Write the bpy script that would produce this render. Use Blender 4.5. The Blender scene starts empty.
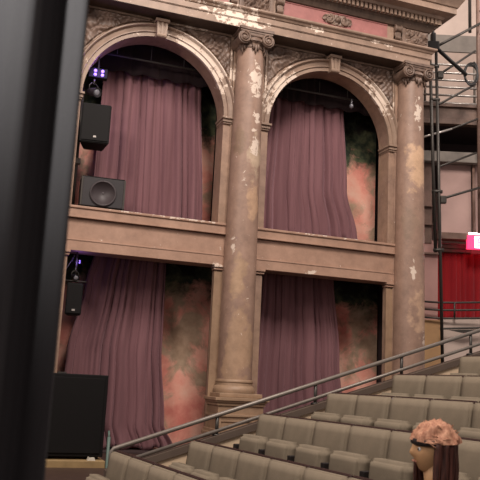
import bpy, bmesh, math, random
from mathutils import Vector, Matrix, noise
PI = math.pi
random.seed(7)
col = bpy.context.scene.collection

# ------------------------------------------------------------------ helpers
class MB:
    """collects shapes; build() links them as one mesh object"""
    def __init__(s): s.bm = bmesh.new()
    def face(s, vs):
        try: return s.bm.faces.new(vs)
        except ValueError: return None
    def box(s, x0, x1, y0, y1, z0, z1, bev=0.0, M=None):
        b = bmesh.new()
        bmesh.ops.create_cube(b, size=1)
        for v in b.verts:
            v.co = Vector(((x0+x1)/2+v.co.x*(x1-x0), (y0+y1)/2+v.co.y*(y1-y0), (z0+z1)/2+v.co.z*(z1-z0)))
        if bev > 0:
            bmesh.ops.bevel(b, geom=list(b.edges), offset=bev, segments=3, profile=.6, affect='EDGES')
        s.merge(b, M)
    def merge(s, b, M=None):
        mp = {}
        for v in b.verts: mp[v] = s.bm.verts.new(M @ v.co if M else v.co)
        for f in b.faces: s.face([mp[v] for v in f.verts])
        b.free()
    def tube(s, pts, r, seg=10, cap=True):
        pts = [Vector(p) for p in pts]; n = len(pts)
        rs = r if isinstance(r, (list, tuple)) else [r]*n
        rings = []; ref = None
        for i, p in enumerate(pts):
            a = pts[max(i-1, 0)]; b = pts[min(i+1, n-1)]; t = (b-a).normalized()
            if ref is None: ref = Vector((0, 0, 1)) if abs(t.z) < .9 else Vector((1, 0, 0))
            u = t.cross(ref).normalized(); w = t.cross(u).normalized(); ref = -w if (-w).dot(ref) > 0 else w
            rings.append([s.bm.verts.new(p+(u*math.cos(2*PI*k/seg)+w*math.sin(2*PI*k/seg))*rs[i]) for k in range(seg)])
        for i in range(n-1):
            for k in range(seg): s.face([rings[i][k], rings[i][(k+1) % seg], rings[i+1][(k+1) % seg], rings[i+1][k]])
        if cap: s.face(rings[0][::-1]); s.face(rings[-1])
    def lathe(s, prof, c, seg=40, a0=0, a1=2*PI, M=None):
        full = abs(a1-a0-2*PI) < 1e-4
        nn = seg if full else seg+1
        rings = []
        for r, z in prof:
            ring = []
            for k in range(nn):
                a = a0+(a1-a0)*k/seg
                v = Vector((r*math.cos(a), r*math.sin(a), z))
                if M: v = M @ v
                ring.append(s.bm.verts.new(v+Vector(c)))
            rings.append(ring)
        for i in range(len(prof)-1):
            for k in range(seg): s.face([rings[i][k], rings[i][(k+1) % nn], rings[i+1][(k+1) % nn], rings[i+1][k]])
        if full: s.face(rings[0][::-1]); s.face(rings[-1])
    def prism(s, poly, y0, y1, M=None):
        """poly in (x,z), extruded along y"""
        f = lambda x, y, z: (M @ Vector((x, y, z))) if M else Vector((x, y, z))
        A = [s.bm.verts.new(f(x, y0, z)) for x, z in poly]; Bq = [s.bm.verts.new(f(x, y1, z)) for x, z in poly]
        n = len(poly)
        s.face(A); s.face(Bq[::-1])
        for i in range(n): s.face([A[i], Bq[i], Bq[(i+1) % n], A[(i+1) % n]])
    def build(s, name, mat, parent=None, smooth=False, angle=None, sub=0, solid=0):
        bm = s.bm
        bmesh.ops.recalc_face_normals(bm, faces=bm.faces)
        me = bpy.data.meshes.new(name); bm.to_mesh(me); bm.free()
        me.materials.append(mat)
        if smooth or angle:
            me.polygons.foreach_set('use_smooth', [True]*len(me.polygons))
            if angle: me.set_sharp_from_angle(angle=math.radians(angle))
        o = bpy.data.objects.new(name, me); col.objects.link(o)
        if parent: o.parent = parent
        if solid:
            m = o.modifiers.new('thickness', 'SOLIDIFY'); m.thickness = solid; m.offset = 0
        if sub:
            m = o.modifiers.new('smooth', 'SUBSURF'); m.levels = sub; m.render_levels = sub
        return o

def tag(o, label=None, cat=None, group=None, kind=None):
    if label: o['label'] = label
    if cat: o['category'] = cat
    if group: o['group'] = group
    if kind: o['kind'] = kind
    return o
def thing(name, label, cat, loc=(0, 0, 0), rz=0, group=None):
    o = bpy.data.objects.new(name, None); col.objects.link(o)
    o.location = loc; o.rotation_euler = (0, 0, rz); o.empty_display_size = .1
    return tag(o, label, cat, group)
def struct(o): return tag(o, kind='structure')
def kids(o): return [c for c in bpy.data.objects if c.parent == o]
def copy_tree(o, parent=None):
    c = o.copy(); col.objects.link(c); c.parent = parent
    for ch in kids(o): copy_tree(ch, c)
    return c

# ------------------------------------------------------------------ materials
def srgb(r, g, b):
    f = lambda c: (c/255/12.92) if c/255 <= .04045 else ((c/255+.055)/1.055)**2.4
    return (f(r), f(g), f(b), 1)
class NT:
    def __init__(s, name):
        s.m = bpy.data.materials.new(name); s.m.use_nodes = True; s.t = s.m.node_tree
        s.bs = s.t.nodes['Principled BSDF']
        s.tc = s.t.nodes.new('ShaderNodeTexCoord')
    def n(s, kind, **kw):
        x = s.t.nodes.new(kind)
        for k, v in kw.items():
            if k in x.inputs: x.inputs[k].default_value = v
            else: setattr(x, k, v)
        return x
    def l(s, a, b): s.t.links.new(a, b)
    def noise(s, scale, detail=4, rough=.55, vec=None, dist=0):
        x = s.n('ShaderNodeTexNoise'); x.inputs['Scale'].default_value = scale; x.inputs['Detail'].default_value = detail
        x.inputs['Roughness'].default_value = rough; x.inputs['Distortion'].default_value = dist
        s.l(vec if vec else s.tc.outputs['Object'], x.inputs['Vector']); return x.outputs['Fac']
    def ramp(s, fac, stops, interp='LINEAR'):
        x = s.n('ShaderNodeValToRGB'); x.color_ramp.interpolation = interp
        e = x.color_ramp.elements
        while len(e) > 1: e.remove(e[-1])
        e[0].position = stops[0][0]; e[0].color = stops[0][1]
        for p, c in stops[1:]:
            q = e.new(p); q.color = c
        s.l(fac, x.inputs['Fac']); return x.outputs['Color']
    def mix(s, fac, a, b, mode='MIX'):
        x = s.n('ShaderNodeMix'); x.data_type = 'RGBA'; x.blend_type = mode
        for v, i in ((fac, 0), (a, 6), (b, 7)):
            if hasattr(v, 'is_linked') or isinstance(v, bpy.types.NodeSocket): s.l(v, x.inputs[i])
            else: x.inputs[i].default_value = v
        return x.outputs[2]
    def math(s, op, a, b=0.0, clamp=False):
        x = s.n('ShaderNodeMath'); x.operation = op; x.use_clamp = clamp
        for v, i in ((a, 0), (b, 1)):
            if isinstance(v, bpy.types.NodeSocket): s.l(v, x.inputs[i])
            else: x.inputs[i].default_value = v
        return x.outputs[0]
    def bump(s, h, strength=.3, dist=.01):
        x = s.n('ShaderNodeBump'); x.inputs['Strength'].default_value = strength; x.inputs['Distance'].default_value = dist
        s.l(h, x.inputs['Height']); s.l(x.outputs['Normal'], s.bs.inputs['Normal'])
    def out(s, colr, rough=.7, metal=0, spec=.4):
        if isinstance(colr, bpy.types.NodeSocket): s.l(colr, s.bs.inputs['Base Color'])
        else: s.bs.inputs['Base Color'].default_value = colr
        s.bs.inputs['Roughness'].default_value = rough; s.bs.inputs['Metallic'].default_value = metal
        s.bs.inputs['Specular IOR Level'].default_value = spec
        return s.m
g = lambda v: (v, v, v, 1)

def plaster(name, base, alt, chip=.70, spots=(), rough=.5, dirt=.45, chipcol=(214, 196, 180), tan=()):
    """old painted plaster: two tones, grime, flaked places down to the white ground coat"""
    t = NT(name)
    big = t.noise(1.3, 5, .6)
    c = t.mix(t.ramp(big, [(.38, g(0)), (.62, g(1))]), base, alt)
    for (x, y, z, r, rgb) in tan:                      # old filler / repaint patches
        m = t.n('ShaderNodeMapping'); m.inputs['Location'].default_value = (-x/r, -y/r, -z/r/2.2)
        m.inputs['Scale'].default_value = (1/r, 1/r, 1/r/2.2)
        t.l(t.tc.outputs['Object'], m.inputs['Vector'])
        d = t.n('ShaderNodeVectorMath'); d.operation = 'LENGTH'; t.l(m.outputs['Vector'], d.inputs[0])
        f = t.math('SUBTRACT', 1.25, d.outputs['Value']); f = t.math('ADD', f, t.math('MULTIPLY', t.math('SUBTRACT', t.noise(5, 5, .6), .5), 2.4))
        c = t.mix(t.ramp(f, [(.35, g(0)), (.65, g(.7))]), c, srgb(*rgb))
    gr = t.noise(7, 8, .7)
    c = t.mix(dirt, c, t.ramp(gr, [(.3, srgb(96, 84, 76)), (.5, srgb(205, 200, 195)), (.7, srgb(255, 255, 255))]), 'MULTIPLY')
    fine = t.noise(9, 9, .68, dist=.5)
    ch = fine
    for (x, y, z, r, zs) in spots:
        m = t.n('ShaderNodeMapping'); m.inputs['Location'].default_value = (-x/r, -y/r, -z/(r*zs))
        m.inputs['Scale'].default_value = (1/r, 1/r, 1/(r*zs))
        t.l(t.tc.outputs['Object'], m.inputs['Vector'])
        d = t.n('ShaderNodeVectorMath'); d.operation = 'LENGTH'; t.l(m.outputs['Vector'], d.inputs[0])
        ch = t.math('ADD', ch, t.math('MULTIPLY', t.math('SUBTRACT', 1.0, d.outputs['Value'], True), .30))
    mask = t.ramp(ch, [(chip, g(0)), (chip+.025, g(1))])
    mask = t.math('MAXIMUM', mask, t.ramp(t.noise(26, 5, .6), [(.70, g(0)), (.73, g(.8))]))
    c = t.mix(mask, c, srgb(*chipcol))
    t.bump(t.math('ADD', t.math('MULTIPLY', gr, .6), t.math('MULTIPLY', mask, -.5)), .35, .01)
    return t.out(c, rough, spec=.5)

BASE, ALT = srgb(160, 132, 116), srgb(174, 144, 122)
M = {}
M['wall'] = plaster('painted_plaster', BASE, ALT, .72, spots=[(2.1, 0, 6.1, .35, 1.6), (5, 0, 4.4, .3, 1), (2.1, 0, 3.3, .12, .6), (4.9, 0, 3.9, .2, 1)])
M['ledge'] = plaster('ledge_paint', srgb(178, 144, 124), srgb(168, 134, 114), .665, spots=[(.8, -.06, 3.95, .5, .12), (1.6, -.05, 3.94, .6, .1), (3.6, -.06, 3.95, .7, .1), (2.05, -.05, 3.33, .16, .5), (3.5, -.05, 3.36, .2, .35), (4.3, -.05, 3.95, .4, .1)], dirt=.3)
M['arch'] = plaster('arch_paint', srgb(162, 138, 120), srgb(150, 126, 110), .645, spots=[(1.9, -.1, 6.2, .5, 1), (2.9, -.1, 6.1, .6, 1), (4.5, -.1, 6.2, .5, 1), (1.5, -.1, 6.5, .5, 1)], dirt=.4)
M['carved'] = plaster('carved_plaster', srgb(140, 118, 104), srgb(122, 100, 88), .74, dirt=.75)
M['column'] = plaster('column_paint', srgb(166, 136, 119), srgb(154, 126, 110), .66,
    spots=[(2.42, -.35, 6.0, .20, 2.2), (2.45, -.35, 5.45, .12, 1.6), (2.42, -.35, 5.05, .12, 2.5), (2.3, -.3, 4.5, .10, 2), (5.10, -.35, 6.0, .11, 3), (5.02, -.35, 3.5, .065, 4), (5.2, -.3, 2.5, .11, 2.5), (2.2, -.3, 3.6, .08, 2), (5.1, -.3, 4.3, .08, 2)],
    tan=[(2.27, -.35, 3.2, .14, (192, 160, 128)), (2.45, -.35, 4.9, .18, (204, 182, 156)), (5.10, -.38, 5.15, .22, (226, 188, 152)), (2.35, -.35, 2.2, .3, (186, 154, 124)), (2.2, -.3, 5.1, .16, (140, 116, 94)), (5.2, -.3, 2.9, .22, (206, 172, 144)), (2.45, -.35, 4.2, .14, (206, 170, 138)), (4.95, -.35, 4.2, .16, (150, 126, 108))], dirt=.38)
M['entab'] = plaster('entablature_paint', srgb(166, 140, 122), srgb(152, 128, 112), .66,
    spots=[(2.05, -.34, 6.93, .75, .35), (.6, -.34, 7.05, .7, .3), (1.2, -.34, 7.1, .5, .3), (3.3, -.34, 7.0, .3, .2), (4.4, -.34, 7.0, .3, .15)], dirt=.42, chipcol=(226, 208, 192))
M['soffit'] = plaster('shade_toned_soffit', srgb(96, 78, 66), srgb(84, 68, 58), .8, dirt=.6)  # underside shade put into the colour of soffit and bed moulding
M['pink'] = plaster('pink_frieze_paint', srgb(168, 112, 108), srgb(158, 104, 100), .78, dirt=.3)
M['pedestal'] = plaster('pedestal_paint', srgb(168, 140, 114), srgb(156, 128, 104), .74, dirt=.35)
def simple(name, c, rough=.6, metal=0, var=.12, scale=12, spec=.4, bump=.0):
    t = NT(name); n_ = t.noise(scale, 5, .6)
    k = t.mix(var*2, c, t.ramp(n_, [(.3, g(.35)), (.7, g(1))]), 'MULTIPLY')
    if bump: t.bump(n_, bump, .005)
    return t.out(k, rough, metal, spec)
M['dark'] = simple('shade_dark_lining', srgb(62, 48, 48), .85)  # darkness of boxes and recesses put into this colour
M['black'] = simple('black_cabinet_coating', srgb(16, 14, 14), .65, spec=.2, scale=80, bump=.2)
M['grille'] = simple('grey_speaker_grille', srgb(48, 44, 46), .55, scale=150, bump=.3)
M['cone'] = simple('speaker_cone_paper', srgb(62, 54, 56), .5)
M['metal'] = simple('painted_steel_tube', srgb(128, 120, 112), .4, .35, scale=30)
M['iron'] = simple('dark_steel_tube', srgb(74, 70, 66), .45, .5, scale=30)
M['silver'] = simple('galvanised_tube', srgb(196, 190, 184), .3, .6, scale=30)
M['kerb'] = simple('worn_grey_brown_timber', srgb(98, 84, 74), .6, scale=9)
M['cream'] = simple('cream_painted_wall', srgb(226, 200, 168), .7, scale=5, var=.1)
M['darkwood'] = simple('dark_floor_boards', srgb(70, 52, 44), .5, scale=8, var=.3)
M['stage'] = simple('pale_wood_board', srgb(158, 132, 92), .55, scale=6, var=.25)
M['carpet'] = simple('brown_carpet', srgb(64, 50, 44), .95, scale=60, var=.3)
M['shell'] = simple('dark_red_brown_seat_shell', srgb(60, 36, 32), .55)
M['bracket'] = simple('black_seat_bracket', srgb(34, 27, 26), .6)
M['plate'] = simple('white_seat_tag', srgb(214, 206, 190), .5)
M['whitewall'] = simple('off_white_rear_wall', srgb(206, 186, 174), .75, scale=3, var=.12)
M['mauve'] = simple('mauve_rear_panel', srgb(190, 158, 150), .7, scale=3, var=.08)
M['pinkwall'] = simple('dusty_pink_wall', srgb(196, 152, 144), .7, scale=3, var=.1)
M['tanwall'] = simple('tan_dado_wall', srgb(190, 150, 108), .7, scale=4, var=.12)
M['band'] = simple('grey_green_beam_paint', srgb(132, 124, 116), .7, scale=6, var=.2)
M['band2'] = simple('grey_brown_gallery_wall', srgb(176, 156, 144), .75, scale=4, var=.15)
M['brown'] = simple('brown_rear_woodwork', srgb(132, 104, 92), .6, scale=7, var=.3)
M['rearfascia'] = plaster('rear_balcony_fascia', srgb(134, 108, 92), srgb(116, 92, 80), .70, dirt=.7)
M['cable'] = simple('black_cable', srgb(40, 38, 38), .5)
M['leaf'] = simple('leaf', srgb(50, 80, 50))
M['skin'] = simple('skin', srgb(200, 154, 112), .55, var=.05)
M['eye'] = simple('eye_white', srgb(225, 220, 215), .2, var=.02)
M['iris'] = simple('brown_iris', srgb(60, 40, 30), .2)
M['lip'] = simple('lips', srgb(184, 124, 104), .45, var=.05)
M['cloth'] = simple('dark_plum_cloth', srgb(92, 62, 60), .9, scale=40)
M['band_black'] = simple('black_headband_cloth', srgb(34, 24, 24), .7, scale=60)
def hairmat(name, c1, c2):
    t = NT(name); m = t.n('ShaderNodeMapping'); m.inputs['Scale'].default_value = (60, 60, 7)
    t.l(t.tc.outputs['Object'], m.inputs['Vector'])
    n_ = t.noise(1, 4, .6, vec=m.outputs['Vector'])
    t.bump(n_, .6, .01)
    return t.out(t.ramp(n_, [(.35, c1), (.65, c2)]), .6, spec=.3)
M['hair_ginger'] = hairmat('ginger_blonde_hair', srgb(150, 100, 78), srgb(196, 146, 118))
M['hair_dark'] = hairmat('dark_auburn_hair', srgb(52, 28, 24), srgb(92, 52, 42))

def velvet(name, c, c2):
    t = NT(name)
    m = t.n('ShaderNodeMapping'); m.inputs['Scale'].default_value = (9, 9, .5); t.l(t.tc.outputs['Object'], m.inputs['Vector'])
    n_ = t.noise(1, 4, .6, vec=m.outputs['Vector'])
    k = t.ramp(n_, [(.3, c), (.7, c2)])
    t.bs.inputs['Sheen Weight'].default_value = .35; t.bs.inputs['Sheen Roughness'].default_value = .5
    t.bs.inputs['Sheen Tint'].default_value = srgb(220, 180, 190)
    return t.out(k, .85, spec=.15)
M['mauve_velvet'] = velvet('mauve_velvet', srgb(108, 76, 80), srgb(130, 94, 98))
M['head_shade'] = velvet('arch_head_shade_cloth', srgb(30, 22, 23), srgb(38, 28, 28))  # near black, stands for the shade over the curtain heads
M['drape'] = simple('black_serge_drape', srgb(62, 60, 62), .9, scale=300, spec=.15)
M['redcurtain'] = velvet('red_velvet', srgb(122, 18, 26), srgb(142, 28, 32))
t = NT('olive_grey_seat_fabric'); n1 = t.noise(220, 2); n2 = t.noise(4, 4)
k = t.mix(.35, t.ramp(n2, [(.3, srgb(124, 113, 97)), (.7, srgb(140, 127, 109))]), t.ramp(n1, [(.3, g(.5)), (.7, g(1))]), 'MULTIPLY')
t.bump(n1, .3, .003); M['seat'] = t.out(k, .9, spec=.2)
M['cushion'] = M['seat']

def mural(name, seed, zg, zd, gx=None):
    """painted backdrop: salmon ground, grey green foliage patches, near black foliage and painted-in shade above"""
    t = NT(name)
    mp = t.n('ShaderNodeMapping'); mp.inputs['Location'].default_value = (seed, seed*.7, seed*.3); t.l(t.tc.outputs['Object'], mp.inputs['Vector'])
    v = mp.outputs['Vector']
    base = t.ramp(t.noise(2.2, 5, .6, vec=v), [(.35, srgb(206, 124, 112)), (.5, srgb(226, 158, 140)), (.68, srgb(230, 184, 164))])
    gp = t.ramp(t.noise(1.9, 6, .65, vec=v, dist=.6), [(.49, g(0)), (.60, g(1))])
    green = t.ramp(t.noise(6, 4, vec=v), [(.35, srgb(118, 116, 92)), (.65, srgb(172, 160, 134))])
    c = t.mix(t.math('MULTIPLY', gp, .75), base, green)
    sep = t.n('ShaderNodeSeparateXYZ'); t.l(t.tc.outputs['Object'], sep.inputs[0])
    zz = t.math('ADD', sep.outputs['Z'], t.math('MULTIPLY', t.math('SUBTRACT', t.noise(2.6, 6, .68, vec=v, dist=.4), .5), 1.5))
    f1 = t.math('DIVIDE', t.math('SUBTRACT', zz, zg), .25, True)
    c = t.mix(f1, c, t.ramp(t.noise(9, 4, vec=v), [(.4, srgb(50, 60, 50)), (.7, srgb(104, 108, 80))]))
    f2 = t.math('DIVIDE', t.math('SUBTRACT', zz, zd), .3, True)
    c = t.mix(f2, c, srgb(30, 26, 25))  # near black top holds dark foliage and shade together
    return t.out(c, .8, spec=.25)

def emit(name, c, s):
    t = NT(name); t.bs.inputs['Emission Color'].default_value = c; t.bs.inputs['Emission Strength'].default_value = s
    return t.out(c, .5)
M['purple_led'] = emit('purple_led_glow', (.30, .18, .9, 1), 2.0)
M['lens'] = simple('glass_lens', srgb(160, 160, 168), .1, .5)
M['exit_white'] = emit('lit_sign_white', (1, .88, .9, 1), 4.0)
M['exit_red'] = emit('lit_sign_red', (1, .03, .10, 1), 2.4)

# ------------------------------------------------------------------ key sizes
W, P, H0 = 2.04, 2.736, .75
SILL, LOW, SPR = 3.93, 3.34, 5.50
R = W/2
BX = (0.0, P)
XL, XR = -2.736, 5.30
TH = .28

# ------------------------------------------------------------------ the box front wall
def facade():
    m = MB(); N = 32
    def quad(x0, x1, z0, z1):
        m.box(x0, x1, 0, TH, z0, z1)
    for b in (-P,)+BX:
        cx = b+R
        # arch head with the curved soffit
        pts = [(b, SPR)]+[(cx-R*math.cos(PI*i/N), SPR+R*math.sin(PI*i/N)) for i in range(1, N)]+[(b+W, SPR)]
        poly_top = [(x, 7.0) for x, z in pts]
        for i in range(N):
            (xa, za), (xb, zb) = pts[i], pts[i+1]
            vs = [(xa, 0, za), (xb, 0, zb), (xb, 0, 7.0), (xa, 0, 7.0)]
            A = [m.bm.verts.new(v) for v in vs]; Bk = [m.bm.verts.new((v[0], TH, v[2])) for v in vs]
            m.face(A); m.face(Bk[::-1])
            m.face([A[0], Bk[0], Bk[1], A[1]])
        quad(b, b+W, LOW, SILL-.01)
        xe = b+P if b < P else XR
        quad(b+W, xe, LOW, 7.0); m.box(b+W, xe, 0, .09, H0, LOW)
    bmesh.ops.remove_doubles(m.bm, verts=m.bm.verts, dist=.0005)
    return m
struct(facade().build('wall_back', M['wall']))

# lining of the boxes with their shade put into the colour: floors, partitions, ceilings
m = MB()
for x, x_ in ((-.55, -.42), (P-.34, P-.2), (XR-.09, XR)): m.box(x, x_, .10, 1.35, H0, LOW); m.box(x, x_, TH, 1.35, LOW, 7.0)
m.box(XL, XR, TH+.0, 1.35, SILL-.3, SILL-.08)
m.box(XL, XR, TH, 1.35, 6.75, 6.95)
m.box(XL, XR, TH, 1.35, H0-.1, H0+.01)
m.box(XL, XR, 1.28, 1.35, H0, 7.0)
struct(m.build('wall_inner', M['dark']))
# painted back walls, one per box
for i, (b, z0, z1, zg, zd, sd) in enumerate([(0, SILL-.08, 6.75, 5.3, 5.9, 3.1), (P, SILL-.08, 6.75, 5.35, 5.9, 11.6), (0, H0, SILL-.3, 2.9, 3.15, 7.3), (P, H0, SILL-.3, 2.8, 3.05, 19.2)]):
    m = MB(); m.box(b-.19 if b else -.41, (2.22 if z0 > 2 else 2.30) if b == 0 else XR-(.21 if z0 > 2 else .13), .92, .96, z0, z1)
    n_ = ('stage-side upper box', 'upper box by the outer column', 'stage-side lower box', 'lower box by the outer column')[i]
    tag(m.build('painted_backdrop', mural('foliage_backdrop_%s' % 'abcd'[i], sd, zg, zd)), 'salmon painted backdrop with dark green foliage behind the curtain in the '+n_, 'backdrop')

# carved relief height field ------------------------------------------------
def relief(m, x0, x1, z0, z1, y, depth, seed, inside=None, step=.012, mirror=True):
    nx = max(4, int((x1-x0)/step)); nz = max(4, int((z1-z0)/step))
    cx = (x0+x1)/2; V = {}
    def h(x, z):
        u = abs(x-cx) if mirror else x
        p = Vector((u*7+seed, z*7, seed*1.7)); w = noise.noise(p)*.9
        r = math.hypot(u-.16, z-(z0+z1)/2); a = math.atan2(z-(z0+z1)/2, u-.16)
        q = .5+.5*math.sin(3*a+r*55+w*5)
        f = .5+.5*math.sin(u*75+w*7)*math.cos(z*60+w*6)
        e = min(1, min(x-x0, x1-x, z-z0, z1-z)/.02)
        return max(0, e)*(.55*q+.45*f)
    for i in range(nx+1):
        for j in range(nz+1):
            x = x0+(x1-x0)*i/nx; z = z0+(z1-z0)*j/nz
            if inside and not inside(x, z): continue
            V[i, j] = m.bm.verts.new((x, y-depth*h(x, z), z))
    for i in range(nx):
        for j in range(nz):
            k = [(i, j), (i+1, j), (i+1, j+1), (i, j+1)]
            if all(q in V for q in k): m.face([V[q] for q in k])

# arches ---------------------------------------------------------------------
def arc_band(m, cx, prof, a0=0, a1=PI, n=48):
    """prof: (radius, y) profile swept round the arch"""
    rings = []
    for i in range(n+1):
        a = a0+(a1-a0)*i/n
        rings.append([m.bm.verts.new((cx+r*math.cos(a), y, SPR+r*math.sin(a))) for r, y in prof])
    for i in range(n):
        for j in range(len(prof)-1): m.face([rings[i][j], rings[i][j+1], rings[i+1][j+1], rings[i+1][j]])
    m.face(rings[0]); m.face(rings[-1])
for b, nm in ((-P, 'half behind the black drape'), (0, 'over the stage-side upper box'), (P, 'over the upper box next to the outer column')):
    if b < 0: continue
    a = thing('box_arch', 'round plaster arch moulding with keystone '+nm, 'arch', (0, 0, 0))
    m = MB(); c = b+R
    arc_band(m, c, [(R-.004, 0), (R-.004, -.045), (R+.05, -.045), (R+.058, -.065), (R+.072, -.065), (R+.08, -.045), (R+.135, -.055), (R+.142, -.08), (R+.155, -.095), (R+.17, -.095), (R+.185, -.07), (R+.195, -.03), (R+.195, 0)])
    m.build('archivolt', M['arch'], a, angle=30)
    m = MB()   # keystone: tapered fluted block with a scroll at its foot
    z0, z1 = SPR+R-.03, SPR+R+.22
    for s in (-2, -1, 0, 1, 2):
        w0, w1 = .026, .033
        poly = [(c+s*w0*1.0-w0/2, z0), (c+s*w0+w0/2, z0), (c+s*w1+w1/2, z1), (c+s*w1-w1/2, z1)]
        m.prism(poly, 0, -.135 if s % 2 else -.15)
    m.box(c-.10, c+.10, -.17, 0, z1-.035, z1+.01, .008)
    m.tube([(c-.07, -.12, z0+.02), (c+.07, -.12, z0+.02)], .035, 12)
    m.build('keystone', M['arch'], a)
    m = MB()   # spandrel carving either side
    def ins(x, z): return math.hypot(x-c, z-SPR) > R+.215
    relief(m, b+.0-.06, c-.04, SPR+.42, 6.76, -.012, .05, 3+b, ins)
    relief(m, c+.04, b+W+.06, SPR+.42, 6.76, -.012, .05, 5+b, ins)
    m.build('spandrel_carving', M['carved'], a, smooth=True)
    m = MB()   # frame strip around spandrel
    m.box(b-.085, b-.055, -.04, 0, SPR+.1, 6.78, .006); m.box(b+W+.055, b+W+.085, -.04, 0, SPR+.1, 6.78, .006)
    m.box(b-.055, c-.13, -.04, 0, 6.755, 6.785, .006); m.box(c+.13, b+W+.055, -.04, 0, 6.755, 6.785, .006)
    m.build('spandrel_frame', M['arch'], a)
    # jamb pilasters with impost blocks
    for s in (-1, 1):
        x0, x1 = ((b-.13, b+.0) if s < 0 else (b+W, b+W+.13))
        m = MB(); m.box(x0, x1, -.03, 0, SILL, SPR-.1, .006)
        m.build('jamb_strip', M['wall'], a)
        m = MB()
        for z0, z1, p in ((SPR-.10, SPR-.075, .012), (SPR-.075, SPR-.03, .03), (SPR-.03, SPR, .055)):
            m.box(x0-p*(s > 0)*.6, x1+p*(s < 0)*.6, -.045-p, TH*.9, z0, z1, .005)
        m.build('impost', M['arch'], a)

# sills and panelled fronts between boxes -----------------------------------------
for b, nm in ((0, 'stage-side'), (P, 'outer')):
    a = thing('box_parapet', 'flaking tan plaster parapet with sill between the upper and lower %s boxes' % nm, 'parapet')
    m = MB(); x0, x1 = b-.17, b+W+.17
    m.box(x0, x1, -.10, TH, SILL-.035, SILL, .01); m.box(x0, x1, -.08, TH, SILL-.145, SILL-.035, .004); m.box(x0, x1, -.10, TH*.5, SILL-.16, SILL-.14, .004)
    m.build('sill', M['ledge'], a)
    m = MB(); m.box(x0, x1, -.045, -.001, SILL-.59, SILL-.17)
    m.box(x0, x1, -.062, 0, SILL-.595, SILL-.45, .006); m.box(x0, x1, -.07, 0, SILL-.462, SILL-.445, .004)
    m.build('front_panel', M['ledge'], a)
    for s in (-1, 1):
        xx = (b-.13, b+.01) if s < 0 else (b+W-.01, b+W+.13)
        m = MB(); m.box(xx[0], xx[1], -.03, -.0, H0, LOW-.09, .004); m.build('lower_jamb', M['pedestal'] if s > 0 else M['wall'], a)
        m = MB(); m.box(xx[0]-.01, xx[1]+.02, -.055, .08, LOW-.07, LOW-.045, .004); m.box(xx[0]-.015, xx[1]+.03, -.075, .08, LOW-.035, LOW-.004, .004)
        m.build('jamb_cap', M['ledge'], a)

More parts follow.
